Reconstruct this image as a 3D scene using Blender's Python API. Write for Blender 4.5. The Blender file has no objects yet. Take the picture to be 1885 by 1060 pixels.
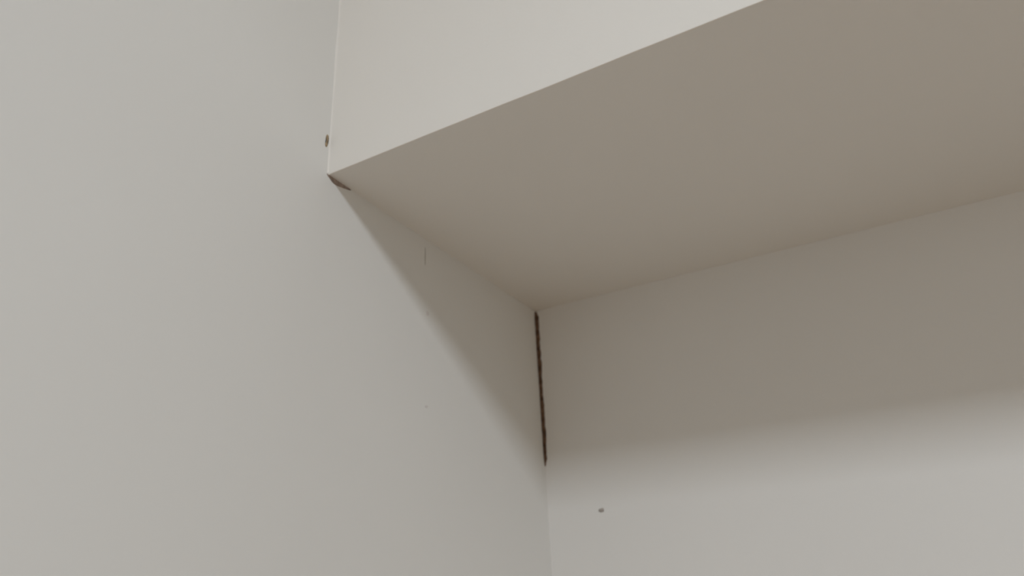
import bpy, bmesh, math, random
from mathutils import Matrix, Vector

C = bpy.context.scene.collection
sc = bpy.context.scene
random.seed(7)

# ------------------------------------------------------------------ camera
cd = bpy.data.cameras.new('camera')
cam = bpy.data.objects.new('camera', cd); C.objects.link(cam)
cd.sensor_width = 36.0
cd.lens = 24.2069
cd.clip_start = 0.01
cd.dof.use_dof = True
cd.dof.focus_distance = 0.50
cd.dof.aperture_fstop = 6.0
cd.clip_end = 50
# rows: image right, image down, view direction (fitted to the edges of the photograph)
RT = ((0.87236841, 0.48661677, -0.04666347),
      (-0.23325294, 0.33045865, -0.91454368),
      (-0.42961195, 0.80870341, 0.40178648))
M = Matrix((RT[0], tuple(-v for v in RT[1]), tuple(-v for v in RT[2]))).transposed().to_4x4()
M.translation = Vector((0.381676, -0.381287, -0.344926))
cam.matrix_world = M
sc.camera = cam

# ------------------------------------------------------------------ light and exposure
LAMP_W, LAMP_COL = 48.5, (0.845, 0.92, 1.0)
sc.view_settings.view_transform = 'Standard'
sc.view_settings.look = 'None'
sc.view_settings.gamma = 1.0
sc.view_settings.use_curve_mapping = False
sc.view_settings.exposure = 0.0
sc.cycles.max_bounces = 16
sc.cycles.diffuse_bounces = 12
sc.cycles.sample_clamp_indirect = 0
w = bpy.data.worlds.new('daylight'); sc.world = w; w.use_nodes = True
w.node_tree.nodes['Background'].inputs[0].default_value = (0.8, 0.88, 1.0, 1)
w.node_tree.nodes['Background'].inputs[1].default_value = 0.6

# room measures: left wall at x = 0, bulkhead front at y = 0, its underside at z = 0
D = 0.40                 # depth of the bulkhead
XR = 3.2                 # right wall
YF = -3.2                # wall behind the camera
ZF, ZC = -1.75, 0.95     # floor, ceiling
LX0, LX1, LY0, LY1 = 1.22, 1.82, -1.93, -1.40   # ceiling light

def area(name, loc, sx, sy, watts, col, rot=(0, 0, 0)):
    l = bpy.data.lights.new(name, 'AREA'); l.shape = 'RECTANGLE'
    l.size = sx; l.size_y = sy; l.energy = watts; l.color = col
    o = bpy.data.objects.new(name, l); C.objects.link(o)
    o.location = loc; o.rotation_euler = rot
    return o
area('lamp_light', ((LX0+LX1)/2, (LY0+LY1)/2, ZC-0.032), LX1-LX0-.02, LY1-LY0-.02, LAMP_W, LAMP_COL)
WX0, WX1, WZ0, WZ1 = 0.5, 2.1, -1.05, 0.25

# ------------------------------------------------------------------ materials
def paint(name, col, rough=0.85, bump=0.12, mottle=0.012, spec=0.25, nscale=3.0):
    m = bpy.data.materials.new(name); m.use_nodes = True
    nt = m.node_tree; N = nt.nodes; b = N['Principled BSDF']
    b.inputs['Roughness'].default_value = rough
    b.inputs['Specular IOR Level'].default_value = spec
    tc = N.new('ShaderNodeTexCoord')
    n1 = N.new('ShaderNodeTexNoise'); n1.inputs['Scale'].default_value = nscale; n1.inputs['Detail'].default_value = 4
    r = N.new('ShaderNodeValToRGB')
    r.color_ramp.elements[0].position = 0.3; r.color_ramp.elements[1].position = 0.7
    r.color_ramp.elements[0].color = tuple(c*(1-mottle) for c in col)+(1,)
    r.color_ramp.elements[1].color = tuple(min(1, c*(1+mottle)) for c in col)+(1,)
    nt.links.new(tc.outputs['Object'], n1.inputs['Vector'])
    nt.links.new(n1.outputs['Fac'], r.inputs['Fac'])
    nt.links.new(r.outputs['Color'], b.inputs['Base Color'])
    if bump:
        n2 = N.new('ShaderNodeTexNoise'); n2.inputs['Scale'].default_value = 260; n2.inputs['Detail'].default_value = 2
        bp = N.new('ShaderNodeBump'); bp.inputs['Strength'].default_value = bump; bp.inputs['Distance'].default_value = 0.0006
        nt.links.new(tc.outputs['Object'], n2.inputs['Vector'])
        nt.links.new(n2.outputs['Fac'], bp.inputs['Height'])
        nt.links.new(bp.outputs['Normal'], b.inputs['Normal'])
    return m

WALL = paint('wall_paint', (0.735, 0.72, 0.69))
LEFT = paint('left_wall_paint', (0.735, 0.728, 0.702))
FRONT_LIT = paint('bulkhead_front_lit_paint', (0.80, 0.775, 0.73))  # bulkhead paint made lighter and warmer; light on the front face put into colour
SOFF = paint('bulkhead_paint', (0.735, 0.72, 0.69))
CEIL = paint('ceiling_paint', (0.78, 0.74, 0.68))
CRACK = paint('crack_dirt', (0.18, 0.11, 0.07), 0.95, 0, 0.45, 0.1, 120)
SEAM = paint('seam_dirt', (0.34, 0.27, 0.23), 0.95, 0, 0.3, 0.1, 200)
CHIP = paint('bare_plaster', (0.34, 0.26, 0.17), 0.95, 0, 0.45, 0.1, 260)
SPECK = paint('speck_dirt', (0.43, 0.38, 0.34), 0.95, 0, 0.35, 0.1, 400)
SCUFF = paint('scuff', (0.50, 0.49, 0.46), 0.9, 0, 0.05, 0.2, 200)
FAINT = paint('faint_scuff', (0.66, 0.63, 0.61), 0.9, 0, 0.05, 0.2, 200)
FAR = paint('far_wall_paint', (0.60, 0.585, 0.56))
WOOD = paint('wood_floor', (0.42, 0.30, 0.19), 0.5, 0, 0.15, 0.4, 8)
METAL = paint('white_metal', (0.8, 0.8, 0.79), 0.4, 0, 0.01, 0.5)
def emit(name, col, s):
    m = bpy.data.materials.new(name); m.use_nodes = True
    b = m.node_tree.nodes['Principled BSDF']
    b.inputs['Base Color'].default_value = (0.9, 0.9, 0.9, 1)
    b.inputs['Emission Color'].default_value = col+(1,)
    b.inputs['Emission Strength'].default_value = s
    return m
GLOW = emit('lamp_diffuser', LAMP_COL, 4.0)
GLASS = bpy.data.materials.new('glass'); GLASS.use_nodes = True
g = GLASS.node_tree.nodes['Principled BSDF']
g.inputs['Transmission Weight'].default_value = 1.0; g.inputs['Roughness'].default_value = 0.0; g.inputs['IOR'].default_value = 1.45

# ------------------------------------------------------------------ helpers
def obj(name, bm, mat, parent=None, kind=None, label=None, bevel=0):
    bmesh.ops.recalc_face_normals(bm, faces=bm.faces[:])
    me = bpy.data.meshes.new(name); bm.to_mesh(me); bm.free()
    me.materials.append(mat)
    o = bpy.data.objects.new(name, me); C.objects.link(o)
    if parent: o.parent = parent
    if kind: o['kind'] = kind
    if label: o['label'] = label
    if bevel:
        md = o.modifiers.new('bevel', 'BEVEL'); md.width = bevel; md.segments = 3; md.limit_method = 'ANGLE'
    return o
def box(bm, x0, x1, y0, y1, z0, z1):
    v = [bm.verts.new((x, y, z)) for x in (x0, x1) for y in (y0, y1) for z in (z0, z1)]
    for f in ((0,1,3,2), (4,6,7,5), (0,4,5,1), (2,3,7,6), (0,2,6,4), (1,5,7,3)):
        bm.faces.new([v[i] for i in f])
def boxm(*a):
    bm = bmesh.new(); box(bm, *a); return bm
def prism(bm, pts, off):
    """closed polygon of 3D points swept by the vector off"""
    a = [bm.verts.new(p) for p in pts]; b = [bm.verts.new(Vector(p)+Vector(off)) for p in pts]
    n = len(pts)
    f1 = bm.faces.new(a); f2 = bm.faces.new(b[::-1])
    for i in range(n):
        bm.faces.new((a[i], b[i], b[(i+1) % n], a[(i+1) % n]))
    bmesh.ops.triangulate(bm, faces=[f1, f2])
def strip(bm, pairs, off):
    off = Vector(off)
    rows = [[bm.verts.new(q) for q in (Vector(a), Vector(b), Vector(b)+off, Vector(a)+off)] for a, b in pairs]
    for s, t in zip(rows, rows[1:]):
        for k in range(3):
            bm.faces.new((s[k], s[k+1], t[k+1], t[k]))
def structure(name, label):
    o = bpy.data.objects.new(name, None); C.objects.link(o)
    o['kind'] = 'structure'; o['label'] = label
    return o
def blob(plane, u, v, outline, mat, name, parent, label, t=0.0003):
    """thin ragged flake lying on a wall: outline = (du, dv) in mm around (u, v)"""
    pts = []
    for du, dv in outline:
        a, b = u+du/1000, v+dv/1000
        pts.append((-.0005, a, b) if plane == 'left' else (a, D+.0005, b))
    off = (t+.0005, 0, 0) if plane == 'left' else (0, -t-.0005, 0)
    bm = bmesh.new(); prism(bm, pts, off)
    return obj(name, bm, mat, parent, None, label)

# ------------------------------------------------------------------ jagged edge of the crack in the inner corner
CR0, CR1 = -0.0005, -0.2062
K = 46
def crack_profile(wmax, seed):
    r = random.Random(seed); out = []
    for i in range(K+1):
        t = i/K
        z = CR0+(CR1-CR0)*t
        a = wmax*(1-0.22*t)+r.uniform(-.14, .14)*wmax
        a *= min(1, .45+t*12, (1-t)*14+.3)
        out.append((z, max(a, 0.0003)))
    return out
PL = 0.004    # plaster coat

# ------------------------------------------------------------------ left wall
wl = obj('wall_left', boxm(-0.10, -PL, YF-.1, D+.1, ZF, ZC), LEFT, None, 'structure',
         'broad off-white painted plaster wall on the left, catching the ceiling light')
bm = bmesh.new()
SW = 0.012            # width of the cracked strip beside the corner
box(bm, -PL, 0, YF, D-SW, ZF, ZC); box(bm, -PL, 0, D-SW, D, CR0, ZC); box(bm, -PL, 0, D-SW, D, ZF, CR1)
strip(bm, [((0, D-SW, z), (0, D-a, z)) for z, a in crack_profile(0.0028, 3)], (-PL, 0, 0))
obj('plaster_coat', bm, LEFT, wl)

# ------------------------------------------------------------------ back wall under the bulkhead
wb = obj('wall_back', boxm(-PL, XR+.1, D+PL, D+.1, ZF, ZC), WALL, None, 'structure',
         'off-white back wall below the bulkhead, shaded above and lit along its foot')
bm = bmesh.new()
box(bm, SW, XR, D, D+PL, ZF, ZC); box(bm, 0, SW, D, D+PL, CR0, ZC); box(bm, 0, SW, D, D+PL, ZF, CR1)
strip(bm, [((SW, D, z), (a, D, z)) for z, a in crack_profile(0.0050, 11)], (0, PL, 0))
obj('plaster_coat', bm, WALL, wb)
bm = bmesh.new()
L = [(-PL, D-.0034), (-.0012, D-.0034), (-.0012, D+.0012), (.0062, D+.0012), (.0062, D+PL), (-PL, D+PL)]
prism(bm, [(x, y, CR0) for x, y in L], (0, 0, CR1-CR0))
obj('corner_crack', bm, CRACK, wb, None, 'dark brown open crack running down the inner corner from the bulkhead')
blob('back', 0.0692, -0.2645, [(-4.0,-.6),(-2.2,.2),(-2.0,1.9),(-.6,1.2),(.2,2.6),(1.6,2.0),(2.6,2.4),(2.9,.4),(2.1,-.4),(2.7,-2.2),(.8,-1.9),(-.8,-2.6),(-2.0,-1.2)],
     SPECK, 'dirt_speck', wb, 'small grey-brown speck low on the back wall, right of the crack')

# marks on the left wall
blob('left', -0.0041, 0.0339, [(-1.4,-6.4),(-1.9,-4.0),(-1.2,-1.6),(-.8,-.4),(-1.6,1.6),(-1.3,4.4),(-.2,7.0),(1.4,6.4),(2.2,3.6),(1.4,.8),(.9,-.6),(1.5,-3.0),(.7,-6.0),(-.4,-7.0)],
     CHIP, 'paint_chip', wl, 'brown chip in the paint of the upper corner above the bulkhead edge')
blob('left', 0.1470, -0.0205, [(-.5,-10),(-.9,-2),(-.5,3),(-.3,10),(.3,11),(.5,5),(.9,1),(.7,-5),(.4,-10)],
     SCUFF, 'scratch', wl, 'fine dark upright scratch in the shade under the bulkhead')
blob('left', 0.1515, -0.0835, [(-2.4,-1.2),(-2.6,1.0),(-1.0,2.6),(1.2,2.2),(2.4,.4),(1.6,-1.8),(-.6,-2.6)],
     FAINT, 'scuff_mark', wl, 'faint pinkish scuff on the edge of the slanting shadow')
blob('left', 0.1502, -0.1797, [(-3,-1.0),(-1.8,.8),(.6,.6),(3,1.4),(2,-.4),(0,-1.6)],
     FAINT, 'scuff_mark', wl, 'very faint short scuff on the lit left wall')
bm = bmesh.new()
prism(bm, [(-.0005, y, z) for y, z in ((-.0012, .0004), (.0225, .0004), (.030, .0002), (.030, -.0008), (.0215, -.0030), (.0165, -.0042),
      (.0105, -.0052), (.0060, -.0046), (.0028, -.0026), (.0004, -.0014))], (.0009, 0, 0))
obj('open_seam', bm, SEAM, wl, None, 'short brown open seam where the bulkhead corner meets the left wall')

# ------------------------------------------------------------------ bulkhead (boxed-in soffit)
bk = structure('ceiling_bulkhead', 'boxed-in off-white plaster bulkhead hanging along the top of the back wall')
bm = bmesh.new()                                            # front panel with slightly uneven lower edge
n = 90; r = random.Random(5)
low = []
for i in range(n+1):
    x = XR*i/n
    low.append((x, 0, -0.0002+0.0004*math.sin(x*9)+r.uniform(-.00025, .00025)))
low[0] = (0, 0, 0)
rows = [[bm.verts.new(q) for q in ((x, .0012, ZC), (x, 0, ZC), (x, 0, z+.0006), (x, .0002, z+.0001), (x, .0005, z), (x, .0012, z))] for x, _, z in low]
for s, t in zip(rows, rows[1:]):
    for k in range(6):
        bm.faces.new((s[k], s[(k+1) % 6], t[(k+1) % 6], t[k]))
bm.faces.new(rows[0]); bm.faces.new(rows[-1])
obj('front_panel', bm, FRONT_LIT, bk, None, 'bright upright front face of the bulkhead')
obj('underside_panel', boxm(0, XR, 0.0012, D, 0.0003, 0.012), SOFF, bk, None, 'shaded underside of the bulkhead')
bm = bmesh.new()                                            # filler bead in the upright corner
n = 40; sec = []
for i in range(n+1):
    z = 0.0015+(ZC-0.0015)*i/n; a = 0.0017+r.uniform(-.0005, .0005)
    sec.append([bm.verts.new(p) for p in ((-.0005, .0005, z), (-.0005, -a, z), (a*.35, -a*.35, z), (a, .0005, z))])
for s, t in zip(sec, sec[1:]):
    for k in range(4):
        bm.faces.new((s[k], s[(k+1) % 4], t[(k+1) % 4], t[k]))
bm.faces.new(sec[0]); bm.faces.new(sec[-1])
obj('filler_bead', bm, FRONT_LIT, bk, None, 'thin pale filler bead in the upright corner with the left wall')

# ------------------------------------------------------------------ rest of the room
ce = obj('ceiling', boxm(-.1, XR+.1, YF-.1, D+.1, ZC, ZC+.1), CEIL, None, 'structure', 'plain off-white ceiling above the view')
fl = obj('floor', boxm(-.1, XR+.1, YF-.1, D+.1, ZF-.1, ZF), WOOD, None, 'structure', 'brown wooden floor below the view')
obj('wall_right', boxm(XR, XR+.1, YF-.1, D+PL, ZF, ZC), FAR, None, 'structure', 'off-white right wall outside the view')
bm = bmesh.new()
box(bm, 0, XR, YF-.1, YF, ZF, WZ0); box(bm, 0, XR, YF-.1, YF, WZ1, ZC)
box(bm, 0, WX0, YF-.1, YF, WZ0, WZ1); box(bm, WX1, XR, YF-.1, YF, WZ0, WZ1)
obj('wall_front', bm, FAR, None, 'structure', 'off-white wall behind the camera with a window')
wi = structure('window_1', 'white framed window in the wall behind the camera')
bm = bmesh.new(); e = .05
box(bm, WX0, WX0+e, YF-.08, YF-.03, WZ0, WZ1); box(bm, WX1-e, WX1, YF-.08, YF-.03, WZ0, WZ1)
box(bm, WX0+e, WX1-e, YF-.08, YF-.03, WZ0, WZ0+e); box(bm, WX0+e, WX1-e, YF-.08, YF-.03, WZ1-e, WZ1)
xm = (WX0+WX1)/2
box(bm, xm-.025, xm+.025, YF-.08, YF-.03, WZ0+e, WZ1-e)
obj('window_frame', bm, METAL, wi)
obj('pane', boxm(WX0+e, xm-.025, YF-.058, YF-.052, WZ0+e, WZ1-e), GLASS, wi)
obj('pane', boxm(xm+.025, WX1-e, YF-.058, YF-.052, WZ0+e, WZ1-e), GLASS, wi)

# ceiling light (outside the frame; it throws the shadow of the bulkhead)
cl = bpy.data.objects.new('ceiling_light', None); C.objects.link(cl)
cl.location = ((LX0+LX1)/2, (LY0+LY1)/2, ZC)
cl['label'] = 'flat white rectangular light panel on the ceiling in front of the bulkhead'; cl['category'] = 'lamp'
hx, hy = (LX1-LX0)/2, (LY1-LY0)/2
bm = bmesh.new(); e = .012
box(bm, -hx-e, -hx, -hy-e, hy+e, -.03, 0); box(bm, hx, hx+e, -hy-e, hy+e, -.03, 0)
box(bm, -hx, hx, -hy-e, -hy, -.03, 0); box(bm, -hx, hx, hy, hy+e, -.03, 0)
obj('frame', bm, METAL, cl)
obj('diffuser', boxm(-hx, hx, -hy, hy, -.025, 0), GLOW, cl)
